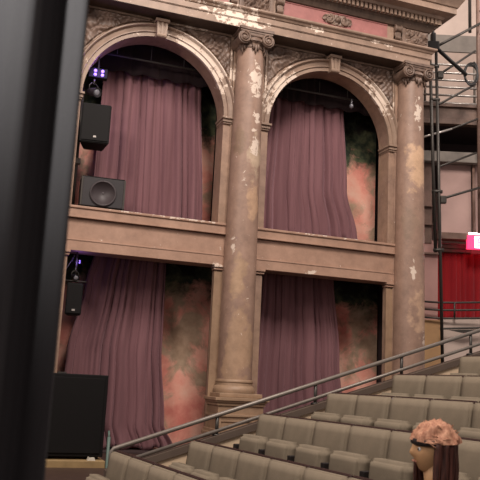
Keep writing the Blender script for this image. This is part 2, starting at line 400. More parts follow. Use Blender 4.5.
# columns -----------------------------------------------------------------------
CXS = (-.376, 2.36, 5.085)
def scroll_pts(cx, cy, cz, r, d, turns=2.2, n=40, M_=None):
    pts = []
    for i in range(n+1):
        t_ = i/n; a = PI/2+d*t_*turns*2*PI; rr = r*(1-.85*t_)
        pts.append(Vector((cx+rr*math.cos(a), cy, cz+rr*math.sin(a))))
    return pts
def make_column(x, label):
    c = thing('column', label, 'column')
    y = -.15; r0, r1 = .235, .195
    prof = []
    for i in range(25):
        f = i/24; prof.append((r0-(r0-r1)*f**1.6, 1.76+(6.56-1.76)*f))
    m = MB(); m.lathe(prof, (x, y, 0), 56); m.build('shaft', M['column'], c, angle=40)
    m = MB()
    m.lathe([(.235, 1.78), (.248, 1.775), (.256, 1.76), (.256, 1.745), (.246, 1.735), (.25, 1.70), (.262, 1.69), (.28, 1.665), (.287, 1.635), (.28, 1.60), (.287, 1.60), (.287, 1.585)], (x, y, 0), 56)
    m.box(x-.30, x+.30, y-.30, .0, 1.545, 1.60, .01)
    m.build('base', M['pedestal'], c, angle=35)
    # pedestal: cap mouldings, die with a sunk panel, plinth
    p = MB()
    for z0, z1, w in ((1.505, 1.545, .375), (1.48, 1.505, .355), (1.44, 1.48, .335), (1.30, 1.33, .35), (1.265, 1.30, .33), (1.10, 1.14, .36), (1.05, 1.10, .385), (H0, .90, .40)):
        p.box(x-w, x+w, y-w, .0, z0, z1, .006)
    p.box(x-.315, x+.315, y-.315, .0, H0, 1.45)
    for sx in (-1, 1): p.box(x+sx*.30-.03, x+sx*.30+.03, y-.33, y-.30, 1.14, 1.27)
    p.box(x-.32, x+.32, y-.328, y-.30, 1.235, 1.265, .004); p.box(x-.32, x+.32, y-.328, y-.30, 1.14, 1.17, .004)
    p.build('pedestal', M['pedestal'], c)
    # pilaster behind the shaft
    m = MB(); m.box(x-.215, x+.215, -.05, -.001, 1.6, 6.78, .006); m.build('pilaster_strip', M['wall'], c)
    # ionic capital with diagonal volutes
    k = MB()
    k.lathe([(.19, 6.50), (.205, 6.505), (.21, 6.52), (.20, 6.535), (.205, 6.555), (.235, 6.585), (.25, 6.60), (.245, 6.63), (.22, 6.65), (.22, 6.70)], (x, y, 0), 40)
    for i in range(20):      # egg row
        a = 2*PI*i/20
        b_ = bmesh.new(); bmesh.ops.create_icosphere(b_, subdivisions=1, radius=.024)
        k.merge(b_, Matrix.Translation((x+.235*math.cos(a), y+.235*math.sin(a), 6.605)) @ Matrix.Scale(1.35, 4, (0, 0, 1)))
    k.box(x-.18, x+.18, y-.23, y+.05, 6.665, 6.725, .012)
    # abacus with concave sides
    ab = []
    for q in range(4):
        for i in range(9):
            t_ = -1+2*i/8; u = .262*t_; v = .262-.012*(1-t_*t_)
            a = q*PI/2-PI/2; ab.append((u*math.cos(a)+v*math.cos(a-PI/2)*-1, u*math.sin(a)+v*math.sin(a-PI/2)*-1))
    for z0, z1, s in ((6.715, 6.745, .95), (6.745, 6.785, 1.0)):
        A = [k.bm.verts.new((x+px*s, y+py*s, z0)) for px, py in ab]; Bq = [k.bm.verts.new((x+px*s, y+py*s, z1)) for px, py in ab]
        k.face(A[::-1]); k.face(Bq)
        for i in range(len(ab)): k.face([A[i], A[(i+1) % len(ab)], Bq[(i+1) % len(ab)], Bq[i]])
    k.build('capital', M['carved'], c, angle=50)
    for sx in (-1, 1):       # paired scrolls: a drum with a raised spiral on its front
        v = MB(); cx_, cz_ = x+sx*.182, 6.625
        v.lathe([(.0001, .17), (.095, .17), (.10, .155), (.082, .10), (.075, .0), (.082, -.10), (.10, -.155), (.095, -.17), (.0001, -.17)], (cx_, y-.07, cz_), 26, M=Matrix.Rotation(PI/2, 4, 'X'))
        v.tube(scroll_pts(cx_, y-.245, cz_, .088, sx, 2.1), [.017*(1-.4*i/40) for i in range(41)], 8)
        v.lathe([(.02, 0), (.018, .014), (.0001, .02)], (cx_, y-.24, cz_), 12, M=Matrix.Rotation(PI/2, 4, 'X'))
        v.build('volute', M['carved'], c, angle=45)
    f = MB()                   # hanging leaf below the capital, front and sides
    for a in (-PI/2, -PI/2+.9, -PI/2-.9):
        for s in (-1, 0, 1):
            aa = a+s*.16
            f.tube([(x+(.2+.03*math.sin(t_*3))*math.cos(aa), y+(.2+.03*math.sin(t_*3))*math.sin(aa), 6.56-.13*t_*(1.2 if s == 0 else .8)) for t_ in (0, .25, .5, .75, 1)], [.02, .024, .02, .014, .004], 6)
    f.build('necking_leaf', M['carved'], c, smooth=True)
    return c
make_column(CXS[0], 'plaster column mostly hidden behind the black drape at the left')
make_column(CXS[1], 'tall peeling plaster column with scrolled capital between the two arches')
make_column(CXS[2], 'tall peeling plaster column with scrolled capital at the outer end beside the poles')

# entablature ---------------------------------------------------------------------
E_ = thing('entablature', 'heavy carved plaster entablature with pink frieze above the arches', 'entablature')
XE = 5.0
def run(prof, name, mat, x0=XL, ret=1.3):
    m = MB(); st = []
    for k in range(3):
        ring = []
        for p, z in prof:
            co = ((x0, -p, z), (XE+p, -p, z), (XE+p, ret, z))[k]
            ring.append(m.bm.verts.new(co))
        st.append(ring)
    n = len(prof)
    for k in range(2):
        for j in range(n-1): m.face([st[k][j], st[k+1][j], st[k+1][j+1], st[k][j+1]])
    m.face(st[0]); m.face(st[2])
    o = m.build(name, mat, E_); return o
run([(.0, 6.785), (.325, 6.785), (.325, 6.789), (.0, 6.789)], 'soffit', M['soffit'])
run([(.0, 6.79), (.325, 6.79), (.325, 6.90), (.335, 6.905), (.335, 6.912), (.345, 6.915), (.345, 7.00), (.36, 7.005), (.375, 7.03), (.40, 7.045), (.41, 7.06), (.41, 7.08), (.395, 7.085), (.31, 7.11), (.0, 7.11)], 'architrave', M['entab'])
run([(.0, 7.09), (.29, 7.09), (.29, 7.37), (.0, 7.37)], 'frieze', M['entab'])
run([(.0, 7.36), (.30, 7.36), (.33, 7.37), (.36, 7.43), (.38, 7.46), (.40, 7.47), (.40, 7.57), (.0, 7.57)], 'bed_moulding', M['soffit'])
run([(.0, 7.56), (.47, 7.56), (.49, 7.60), (.62, 7.62), (.62, 7.72), (.64, 7.725), (.66, 7.76), (.70, 7.82), (.73, 7.87), (.75, 7.88), (.75, 7.92), (.0, 8.0)], 'cornice', M['entab'])
m = MB(); x = XE+.45
while x > XL:
    m.box(x-.042, x, -.455, -.39, 7.475, 7.562); x -= .074
y = -.45
while y < 1.2:
    m.box(XE+.39, XE+.455, y, y+.042, 7.475, 7.562); y += .074
m.build('dentil_course', M['arch'], E_)
for xa, xb in ((-.37+.42, 1.93), (2.80, 4.56)):
    m = MB(); m.box(xa, xb, -.298, -.28, 7.125, 7.345)
    m.build('pink_field', M['pink'], E_)
    m = MB()
    for z in (7.120, 7.350): m.tube([(xa, -.30, z), (xb, -.30, z)], .010, 8)
    m.build('field_bead', M['pink'], E_)
    m = MB(); c = (xa+xb)/2
    relief(m, c-.27, c+.27, 7.14, 7.335, -.298, .05, 9+c, lambda x, z: ((x-c)/.26)**2+((z-7.237)/.095)**2 < 1)
    for s in (-1, 1): m.tube([p for p in scroll_pts(c+s*.13, -.32, 7.235, .07, s)], [.016*(1-.5*i/40) for i in range(41)], 8)
    m.lathe([(.0001, .0), (.04, .01), (.045, .03), (.0001, .045)], (c, -.31, 7.24), 14, M=Matrix.Rotation(PI/2, 4, 'X'))
    m.build('rosette', M['carved'], E_, smooth=True)
for c in CXS:
    m = MB()
    relief(m, c-.2, c+.2, 7.115, 7.36, -.31, .06, c*2+1)
    m.box(c-.21, c+.21, -.31, -.28, 7.112, 7.362)
    m.build('acanthus_panel', M['carved'], E_, smooth=False)
    for s in (-1, 1):
        if s > 0 and c > 5: continue
        m = MB()
        xm = c+s*.36
        m.box(c+s*.24-.03, c+s*.24+.03, -.325, -.28, 7.112, 7.362, .004)
        m.box(xm-.05, xm+.05, -.35, -.28, 7.13, 7.36, .01)
        for xx in (-.05, .05): m.tube([Vector((xm+xx, -.35+(p.x)*.6, p.z)) for p in scroll_pts(0, 0, 7.30, .055, 1)], [.013]*41, 8)
        m.tube([(xm-.055, -.35, 7.30), (xm+.055, -.35, 7.30)], .045, 14); m.tube([(xm-.05, -.33, 7.16), (xm+.05, -.33, 7.16)], .035, 14)
        m.build('scroll_bracket', M['carved'], E_, angle=40)

# ------------------------------------------------------------------ curtains in the boxes
def curtain(name, z0, z1, Lf, Rf, y, nf, amp, seed, mat, label, cat='curtain', flare=0.0, ns=150, nz=46, pow_=1.0, group=None, thick=.008, hem=0.02):
    m = MB(); rnd = random.Random(seed)
    ph = [rnd.uniform(0, 2*PI) for _ in range(6)]
    V = []
    for j in range(nz+1):
        f = j/nz; z = z0+(z1-z0)*f; xl, xr = Lf(f), Rf(f); row = []
        for i in range(ns+1):
            u = i/ns
            w = u+.02*math.sin(2*PI*u*2+ph[0])+.012*math.sin(2*PI*u*5+ph[1]+f)
            k = math.sin(2*PI*nf*w+ph[2]+.22*math.sin(3*f+ph[3]))
            k2 = math.sin(2*PI*nf*.37*w+ph[4]+.5*f); k3 = math.sin(2*PI*nf*2.3*w+ph[5]+.6*f)
            A = amp*(.55+.45*(1-f))*(.7+.5*math.sin(2*PI*u*1.7+ph[1]))
            row.append(m.bm.verts.new((xl+(xr-xl)*u+.25*amp*math.cos(2*PI*nf*w+ph[2]), y+A*k+amp*.55*k2+amp*.16*k3-flare*(1-f)**2, z+hem*math.sin(2*PI*nf*.5*u+ph[3])*(1-f))))
        V.append(row)
    for j in range(nz):
        for i in range(ns): m.face([V[j][i], V[j][i+1], V[j+1][i+1], V[j+1][i]])
    o = m.build(name, mat, smooth=True, solid=thick)
    return tag(o, label, cat, group)
def pl(*pts):   # piecewise linear in f (0 bottom, 1 top)
    def f(t_):
        for (a, x), (b, y) in zip(pts, pts[1:]):
            if t_ <= b:
                s = (t_-a)/(b-a); s = s*s*(3-2*s); return x+(y-x)*s
        return pts[-1][1]
    return f
curtain('curtain', SILL-.06, 6.42, pl((0, .34), (1, .36)), pl((0, 1.99), (1, 1.85)), .62, 12, .040, 1, M['mauve_velvet'], 'mauve velvet curtain hanging in folds in the left upper arch behind the loudspeakers')
curtain('curtain', SILL-.06, 6.42, pl((0, P-.06), (1, P+.1)), pl((0, 4.84), (.10, 4.60), (.4, 4.40), (1, 4.30)), .62, 12, .040, 2, M['mauve_velvet'], 'mauve velvet curtain pulled left in the right upper arch with its foot swept right')
curtain('curtain', H0+.03, 3.55, pl((0, .12), (.45, .20), (.8, .38), (1, .48)), pl((0, 1.78), (.12, 1.62), (.5, 1.52), (1, 1.50)), .62, 11, .045, 3, M['mauve_velvet'], 'mauve velvet curtain in the lower left box beside the big black cabinet')
curtain('curtain', H0+.03, 3.55, pl((0, P-.05), (1, P+.1)), pl((0, 4.55), (.5, 4.35), (1, 4.2)), .62, 11, .042, 4, M['mauve_velvet'], 'mauve velvet curtain in the lower right box behind the handrail')
for (b, z0, z1, lb) in ((0, 6.12, 6.6, 'at the head of the left upper arch'), (P, 6.16, 6.6, 'at the head of the right upper arch')):
    curtain('shade_sheet', z0, z1, pl((0, b-.18), (1, b-.18)), pl((0, b+P-.40), (1, b+P-.40)), .50, 15, .014, 9+int(b), M['head_shade'], 'short dark sheet standing for the shade '+lb, 'shade_sheet', nz=10, hem=.02)  # dark sheet put in for the shade at the arch head
for b, lb in ((0, 'left'), (P, 'right')):
    m = MB(); m.tube([(b-.18, .36, 6.30), (b+P-.38, .36, 6.30)], .016, 10)
    for k in range(5): m.tube([(b-.0+k*.5, .36, 6.30), (b+k*.5, .36, 6.70)], .007, 6)
    tag(m.build('curtain_rail', M['iron'], smooth=True), 'thin steel curtain pipe across the %s upper arch' % lb, 'curtain pipe')
# white paint flecks etc. on the far corner: small bulb lamps on the right upper rail
m = MB(); m.tube([(4.28, .30, 6.19), (4.28, .30, 6.29)], .012, 8); m.lathe([(.0001, -.03), (.03, -.02), (.035, .02), (.02, .05), (.0001, .05)], (4.28, .3, 6.16), 14)
tag(m.build('hanging_lamp', M['lens'], smooth=True), 'tiny clear lamp hanging from the curtain pipe in the right arch', 'lamp')

# ------------------------------------------------------------------ loudspeakers and fixtures
def tapered(m, w, d, h, tb, bev=.012, M_=None):
    """cabinet with rear narrower than front; front faces -y, centred on x, standing on z=0"""
    b = bmesh.new(); bmesh.ops.create_cube(b, size=1)
    for v in b.verts:
        k = tb if v.co.y > 0 else 1
        v.co = Vector((v.co.x*w*k, v.co.y*d, (v.co.z+.5)*h))
    bmesh.ops.bevel(b, geom=list(b.edges), offset=bev, segments=2, affect='EDGES')
    m.merge(b, M_)
def speaker(name, label, loc, rz, w, d, h, tilt=0, cone=False, group=None, lean=0):
    s = thing(name, label, 'loudspeaker', loc, rz)
    s.rotation_euler = (tilt, lean, rz)
    m = MB(); tapered(m, w, d, h, .66); m.build('cabinet', M['black'], s)
    m = MB(); m.box(-w*.45, w*.45, -d/2-.012, -d/2+.002, h*.05, h*.95, .005)
    m.build('grille', M['grille'] if cone else M['black'], s)
    if cone:
        m = MB(); r = min(w, h)*.38
        m.lathe([(r*1.08, .004), (r*1.08, .016), (r*.98, .02), (r*.93, .012), (r*.9, .0), (r*.4, -.03), (r*.28, -.02), (r*.2, .0), (.0001, .008)][::-1], (0, -d/2-.012, h*.47), 36, M=Matrix.Rotation(PI/2, 4, 'X'))
        m.build('woofer', M['cone'], s, smooth=True)
        for sx in (-1, 1):
            m = MB(); m.box(sx*w*.47-.012, sx*w*.47+.012, -d/2-.016, d/2, .02, h-.02, .003); m.build('side_rail', M['iron'], s)
    else:
        m = MB(); m.box(-.02, .02, -d/2-.016, -d/2-.01, h*.12, h*.12+.025, .002); m.build('badge', M['silver'], s)
    return s
speaker('loudspeaker', 'black tapered loudspeaker on a pole in the left upper arch', (.24, .12, 4.82), -.12, .40, .34, .56, lean=.0, tilt=-.04)
speaker('bass_speaker', 'dark grey square speaker with round woofer standing on the left upper sill', (.40, .06, SILL), -.05, .60, .26, .43, cone=True)
m = MB(); m.tube([(.06, .34, SILL-.05), (.06, .34, 5.78)], .022, 12)
m.tube([(.06, .34, 4.7), (-.06, .34, 4.62)], .014, 8)
sp = thing('speaker_pole', 'slim black steel stand holding the loudspeaker in the left upper arch', 'stand')
m.build('pole', M['iron'], sp, smooth=True)
m = MB(); m.box(.01, .11, .29, .39, 4.60, 4.68, .01); m.build('clamp', M['metal'], sp)
m = MB(); m.box(-.05, .17, .29, .40, SILL-.07, SILL-.05, .004); m.build('foot_plate', M['iron'], sp)
def spot(name, label, loc, rz, s=1.0, tilt=.3, mat='grille'):
    t_ = thing(name, label, 'stage light', loc, rz)
    m = MB(); T = Matrix.Rotation(tilt, 4, 'X') @ Matrix.Rotation(PI/2, 4, 'X')
    m.lathe([(.0001, -.12*s), (.045*s, -.11*s), (.06*s, -.04*s), (.065*s, .08*s), (.07*s, .10*s), (.062*s, .10*s), (.055*s, .08*s), (.0001, .08*s)], (0, 0, 0), 24, M=T)
    m.build('lamp_body', M[mat], t_, angle=40)
    m = MB(); m.lathe([(.0001, .083*s), (.053*s, .083*s), (.053*s, .088*s), (.03*s, .095*s), (.0001, .097*s)], (0, 0, 0), 24, M=T); m.build('lens', M['lens'], t_, smooth=True)
    m = MB(); m.tube([(-.078*s, 0, 0), (-.078*s, 0, .09*s), (-.04*s, 0, .13*s), (.04*s, 0, .13*s), (.078*s, 0, .09*s), (.078*s, 0, 0)], .007*s, 8); m.tube([(0, 0, .12*s), (0, 0, .2*s)], .012*s, 8)
    m.build('yoke', M['iron'], t_, smooth=True)
    return t_
spot('spotlight', 'small grey spotlight clamped above the loudspeaker in the left upper arch', (.17, .08, 5.58), .5, .95)
spot('spotlight', 'small dark spotlight with bright lens above the hanging speaker in the lower left box', (.14, .06, 3.0), .2, .6, mat='black')
def led(label, loc, k, s=1.0):
    t_ = thing('led_fixture', label, 'stage light', loc, -.1)
    m = MB(); m.box(-.13*s, .13*s, -.04, .06, -.07*s, .07*s, .01); m.build('housing', M['black'], t_)
    for i in range(k):
        for j in range(2):
            l_ = MB(); l_.lathe([(.0001, -.0), (.022*s, 0), (.022*s, .006), (.0001, .014)], ((i-(k-1)/2)*.10*s+.01, -.04, (j-.5)*.056*s), 14, M=Matrix.Rotation(PI/2, 4, 'X'))
            l_.build('led_lens', M['purple_led'], t_, smooth=True)
    m = MB(); m.tube([(0, 0, .06*s), (0, 0, .3*s)], .01, 8); m.build('hanger', M['iron'], t_)
    return t_
led('small stage light glowing violet at the top left of the left upper arch', (.22, .14, 5.88), 2)
led('small stage light glowing faint violet under the ceiling of the lower left box', (.17, .2, 3.22), 2, .45)
speaker('loudspeaker', 'small black loudspeaker hanging at the top left of the lower left box', (.16, .12, 2.50), -.1, .21, .22, .42)
m = MB(); m.tube([(.15, .10, 3.0), (.15, .10, 3.36)], .014, 8); m.tube([(.0, .10, 2.95), (.3, .10, 2.95)], .012, 8)
m.tube([(.02, .14, 2.86), (.02, .12, 3.1), (.12, .1, 3.3)], .012, 8)
tag(m.build('hanging_bracket', M['iron'], smooth=True), 'black steel drop bracket holding the small speaker in the lower box', 'bracket')
for (x, y, z, p, r) in ((.22, .0, 5.88, 3.0, .05), (.17, .05, 3.2, .6, .03)):
    l_ = bpy.data.lights.new('violet_lamp', 'POINT'); l_.energy = p; l_.color = (.35, .2, 1); l_.shadow_soft_size = r
    o = bpy.data.objects.new('violet_lamp', l_); o.location = (x, y, z); col.objects.link(o)

# big black cabinet on the stage corner
s = thing('subwoofer', 'large plain black speaker cabinet standing on the wooden stage edge', 'loudspeaker', (-.02, -.92, .82))
m = MB(); m.box(-.52, .47, -.32, .24, .03, .93, .012); m.build('cabinet', M['black'], s)
m = MB(); m.box(-.48, .43, -.335, -.32, .07, .89, .004); m.build('grille', M['black'], s)
m = MB(); m.box(-.07, .03, -.05, .05, .93, .945, .004); m.build('pole_cup', M['iron'], s)
for sx in (-.45, .40):
    for sy in (-.26, .18):
        m = MB(); m.lathe([(.03, 0), (.03, .032), (.0001, .032)][::-1], (sx, sy, 0), 12); m.build('foot', M['bracket'], s)
m = MB(); m.box(-1.8, .465, -1.35, -.60, .70, .82, .01)
st = m.build('stage_platform', M['stage']); tag(st, 'pale wooden stage edge under the big black cabinet', 'platform')
m = MB(); m.box(-1.8, .45, -1.32, -.62, .20, .70)
for x in (-1.2, -.6, 0): m.box(x-.02, x+.02, -1.335, -1.31, .2, .70)
m.build('fascia', M['stage'], st)
m = MB(); m.tube([(.488, -1.34, .11), (.488, -1.34, 1.08)], .018, 8); m.tube([(.488, -1.34, 1.06), (.49, -1.3, 1.14)], .012, 8)
tag(m.build('edge_post', simple('green_grey_steel', srgb(88, 108, 100), .5), smooth=True), 'short green grey steel post at the stage edge beside the black cabinet', 'post')
m = MB(); m.prism([(.27, .82), (.36, .82), (.345, .85), (.30, .845), (.285, .86)], -1.335, -1.265)
tag(m.build('paper_scrap', M['plate']), 'crumpled white paper scrap on the stage edge below the black cabinet', 'paper')
for x, y, l_ in ((1.05, -.5, 'by the curtain foot'), (1.32, -.62, 'in front of the lower left curtain')):
    m = MB(); m.box(x, x+.16, y, y+.10, .765, .80, .006)
    tag(m.build('paper_card', M['plate']), 'flat white card lying on the dark corridor floor '+l_, 'paper')

# ------------------------------------------------------------------ floors, tiers, kerb, rail
SEAT_TOP = .90
rowX = [.19, .91, 1.575, 2.29, 3.03, 3.84]
rowT = [1.10, 1.205, 1.465, 1.69, 1.905, 2.135]
rowF = [z-SEAT_TOP for z in rowT]
RA = math.atan2(.111, .994)
cosr, sinr = math.cos(RA), math.sin(RA)
m = MB(); m.box(-6, 12, -16, 3, -.25, .10); struct(m.build('floor', M['carpet']))
m = MB(); m.box(-3, 6.2, -2.96, 1.3, .11, H0-.005); struct(m.build('floor_side', M['darkwood']))
def rowpt(i, s, back=0.0, z=0.0):
    """s metres along the row from the kerb, back = towards the rear"""
    x0, y0 = rowX[i], -3.10
    return Vector((x0+sinr*s+cosr*back, y0-cosr*s+sinr*back, z))
def tier_prism(m, i, z0, z1, b0, b1, s0=-.03, s1=9):
    vs = [rowpt(i, s0, b0), rowpt(i, s1, b0), rowpt(i, s1, b1), rowpt(i, s0, b1)]
    vs = [Vector((v.x, v.y, 0)) for v in vs]
    for k in (0, 3):  # end cut square to the kerb
        d = -3.04-vs[k].y; vs[k] = Vector((vs[k].x-d*sinr/cosr*1, -3.04, 0))
    A = [m.bm.verts.new((v.x, v.y, z0)) for v in vs]; Bq = [m.bm.verts.new((v.x, v.y, z1)) for v in vs]
    m.face(A); m.face(Bq)
    for k in range(4): m.face([A[k], A[(k+1) % 4], Bq[(k+1) % 4], Bq[k]])
for i in range(6):
    nb = (rowX[i+1]-rowX[i])*cosr+.16 if i < 5 else .9
    m = MB(); tier_prism(m, i, .0, rowF[i], -.52, nb-.52-.16+.0)
    struct(m.build('floor_tier_%d' % (i+1), M['carpet']))
m = MB(); tier_prism(m, 5, 0, rowF[5]+.24, .38, 4.0); struct(m.build('floor_tier_7', M['carpet']))
# cream side wall under the sloped kerb
kz = lambda x: .865+.32*x
m = MB()
m.prism([(.17, .05), (6.4, .05), (6.4, kz(6.4)-.06), (.17, kz(.17)-.06)], -3.03, -2.97)
struct(m.build('wall_kerb', M['cream']))
rl = thing('handrail', 'long double tube steel handrail climbing beside the seats', 'railing')
m = MB(); m.prism([(.16, kz(.16)-.065), (6.4, kz(6.4)-.065), (6.4, kz(6.4)), (.16, kz(.16))], -3.045, -2.93); m.build('kerb', M['kerb'], rl)
hz = lambda x: 1.03+.337*x
m = MB(); m.tube([(.20, -3.0, kz(.2)-.02), (.20, -3.0, hz(.2)-.02), (.22, -3.0, hz(.22)), (6.4, -3.0, hz(6.4))], .021, 14); m.build('top_rail', M['metal'], rl, smooth=True)
m = MB(); m.tube([(.20, -3.0, hz(.2)-.145), (6.4, -3.0, hz(6.4)-.15)], .018, 14); m.build('lower_rail', M['metal'], rl, smooth=True)
for x in (1.19, 2.21, 3.20, 4.07, 5.0, 6.0):
    m = MB(); m.tube([(x, -2.995, kz(x)-.02), (x, -2.995, hz(x)-.01)], .017, 10); m.lathe([(.04, 0), (.04, .012), (.018, .02)], (x, -2.98, kz(x)-.004), 14); m.build('post', M['iron'], rl, smooth=True)

# ------------------------------------------------------------------ theatre seats
def make_seat():
    s = thing('theatre_seat', 'x', 'theatre seat')
    w = .240
    # backrest pad: padded block, slight recline, rounded top; seat faces -x
    def pad(y0, y1, z0, z1, xf, xb, rec, bulge, bev=.02):
        b = bmesh.new(); nu, nv = 8, 8; rows = {}
        for side, xx in ((0, xf), (1, xb)):
            for i in range(nu+1):
                for j in range(nv+1):
                    u, v = i/nu, j/nv
                    y = y0+(y1-y0)*u; z = z0+(z1-z0)*v
                    e = (1-(2*u-1)**6)*(1-(2*v-1)**8)
                    x = xx+rec*v+(-bulge*e*(1-.35*(math.cos(PI*(u-.5))**2)) if side == 0 else 0)
                    rows[side, i, j] = b.verts.new((x, y, z))
        for side in (0, 1):
            for i in range(nu):
                for j in range(nv):
                    q = [rows[side, i, j], rows[side, i+1, j], rows[side, i+1, j+1], rows[side, i, j+1]]
                    b.faces.new(q if side == 0 else q[::-1])
        for i in range(nu):
            b.faces.new([rows[0, i, 0], rows[1, i, 0], rows[1, i+1, 0], rows[0, i+1, 0]]); b.faces.new([rows[0, i, nv], rows[0, i+1, nv], rows[1, i+1, nv], rows[1, i, nv]])
        for j in range(nv):
            b.faces.new([rows[0, 0, j], rows[0, 0, j+1], rows[1, 0, j+1], rows[1, 0, j]]); b.faces.new([rows[0, nu, j], rows[1, nu, j], rows[1, nu, j+1], rows[0, nu, j+1]])
        bmesh.ops.recalc_face_normals(b, faces=b.faces)
        bmesh.ops.bevel(b, geom=[e for e in b.edges if e.calc_face_angle(0) > .9], offset=bev, segments=3, affect='EDGES')
        return b
    m = MB(); m.merge(pad(-w, w, .36, .895, -.03, .02, .08, .012, .012)); m.build('backrest', M['seat'], s, smooth=True)
    m = MB(); m.merge(pad(-w-.003, w+.003, .33, SEAT_TOP+.006, .022, .045, .08, 0, .006)); m.build('back_shell', M['shell'], s, angle=40)
    m = MB(); m.merge(pad(-.205, .185, .26, .715, -.20, -.075, .03, .012, .025)); m.build('folded_seat', M['cushion'], s, smooth=True)
    m = MB(); m.box(-.20, .03, w-.04, w+.010, .42, .62, .008)
    m.build('hinge_bracket', M['bracket'], s)
    m = MB(); m.box(-.10, -.04, w-.03, w+.01, .0, .36, .006); m.build('standard', M['bracket'], s)
    m = MB(); m.box(-.225, -.205, w-.035, w+.005, .385, .42, .003); m.build('seat_tag', M['plate'], s)
    return s
proto = make_seat()
counts = [8, 8, 8, 8, 8, 6]
ordn = ['first', 'second', 'third', 'fourth', 'fifth', 'sixth', 'seventh', 'eighth']
rown = ['front row', 'second row', 'third row', 'fourth row', 'fifth row', 'sixth row']
SP = .502
first = True
PERSON = (1, 7)
for i in range(6):
    for k in range(counts[i]):
        o = proto if first else copy_tree(proto); first = False
        p = rowpt(i, .03+SP*(k+.5), 0, rowF[i]); p -= Vector((cosr*.08, sinr*.08, 0))
        # local +y runs back towards the kerb, so the hinge sits on the kerb side of each seat: turn it round
        o.location = p; o.rotation_euler = (0, 0, RA)
        if k == 0: lb = 'grey olive folded theatre seat of the %s, at the end against the sloping kerb' % rown[i]
        else: lb = 'grey olive folded theatre seat of the %s, %s from the kerb end' % (rown[i], ordn[k])
        if (i, k) == PERSON:       # this seat is folded down under the spectator
            for c_ in kids(o):
                if c_.name.startswith('folded_seat'):
                    c_.name = 'seat_cushion'; c_.rotation_euler = (0, -PI/2+.06, 0); c_.location = (-.03-.24+.24, 0, .0)
                    c_.location = Vector((.17, 0, .225))
            lb = 'theatre seat of the second row folded down under the seated person'
            seat_at = o.location.copy()
        o['label'] = lb; o['group'] = 'theatre seats in the %s' % rown[i]

# ------------------------------------------------------------------ rear corner of the auditorium (right of the outer column)
BR = -.34203
BO = Vector((-1.1787+.9421*3.5+.3354*13, -10.0376-.3354*3.5+.9421*13, 0))
def rear(o): o.location = BO; o.rotation_euler = (0, 0, BR); return o
def bx(name, mat, *boxes, bev=0):
    m = MB()
    for b in boxes: m.box(*b, bev)
    return rear(m.build(name, M[mat]))
struct(bx('wall_right', 'whitewall', (-2.2, 4, 2.0, 2.2, .1, 11.0)))
struct(bx('wall_side', 'brown', (-.62, -.32, .55, 2.0, .1, 6.4)))
struct(bx('trim_1', 'band', (-2.2, 4, 1.9, 2.0, 8.75, 9.12)))
bal = thing('rear_balcony', 'curving rear balcony with five steel rails behind the poles at the right', 'balcony')
rear(bal)
def bxp(name, mat, par, *boxes, bev=0):
    m = MB()
    for b in boxes: m.box(*b, bev)
    return m.build(name, M[mat], par)
bxp('fascia', 'rearfascia', bal, (-1.3, 3, 0, .12, 6.55, 6.80), (-1.3, 3, -.05, .12, 6.78, 6.84), (-1.3, 3, -.04, .1, 6.46, 6.55), bev=.01)
bxp('deck', 'dark', bal, (-1.3, 3, .12, 2.0, 6.5, 6.75))
for z in (6.88, 7.03, 7.18, 7.32, 7.46, 7.62):
    m = MB(); m.tube([(-1.2, .05, z), (3, .05, z+.01)], .02, 10); m.build('rail', M['silver'], bal, smooth=True)
for x in (-1.0, -.28, .62, 1.6, 2.6):
    m = MB(); m.tube([(x, .07, 6.8), (x, .07, 7.64)], .022, 10); m.build('baluster', M['band'], bal, smooth=True)
struct(bx('wall_gallery', 'band2', (-2.2, 4, 1.88, 1.98, 6.75, 8.72)))
# storey below: dark recess, beam, mauve boarded front, exit lobby
struct(bx('trim_2', 'band', (-1.3, 3, .0, .25, 5.80, 5.96), (-1.3, 3, -.03, .25, 5.76, 5.80), bev=.01))
struct(bx('ceiling_lobby', 'dark', (-1.3, 3, .25, 2.0, 5.8, 5.9)))
struct(bx('wall_recess', 'dark', (-1.3, 3, 1.2, 1.3, 5.9, 6.5)))
fp = bx('boarded_panel', 'mauve', (.0, .57, .16, .24, 4.50, 5.77), (.63, 1.6, .16, .24, 4.50, 5.77))
tag(fp, 'pale mauve boarded panel under the rear balcony behind the poles', 'panel')
m = MB(); m.tube([(.60, .1, 4.46), (.60, .1, 5.8)], .028, 12)
tag(rear(m.build('panel_post', M['brown'], smooth=True)), 'brown upright post dividing the mauve panels under the rear balcony', 'post')
struct(bx('trim_3', 'brown', (-.06, 3, .0, .25, 4.38, 4.49)))
struct(bx('wall_lobby', 'pinkwall', (-.04, 3, .5, .6, 2.0, 4.40)))
struct(bx('wall_column', 'brown', (-.34, -.12, .18, .5, 4.30, 5.76), (-.30, -.14, .10, .2, 4.30, 5.76), bev=.01))
struct(bx('wall_lower', 'pinkwall', (-.5, -.03, .12, .5, 2.96, 4.36)))
struct(bx('wall_dado', 'tanwall', (-.5, .05, .08, .5, .2, 2.96)))
struct(bx('wall_front', 'whitewall', (.05, 3, .08, .5, .2, 3.01)))
for z in (4.80, 5.1, 5.4):
    pass
m = MB()
for z in (4.62, 4.95): m.box(-.36, -.10, .04, .1, z, z+.02)
m.box(-.5, -.03, .05, .12, 4.10, 4.13)
struct(rear(m.build('trim_4', M['brown'])))
# lobby cornice fragments below the beam
bx_ = bx('door_cornice', 'rearfascia', (.03, .62, .30, .5, 4.20, 4.26), (.03, .50, .26, .5, 4.26, 4.33), bev=.008)
tag(bx_, 'pale worn moulding strip above the red curtain', 'moulding')
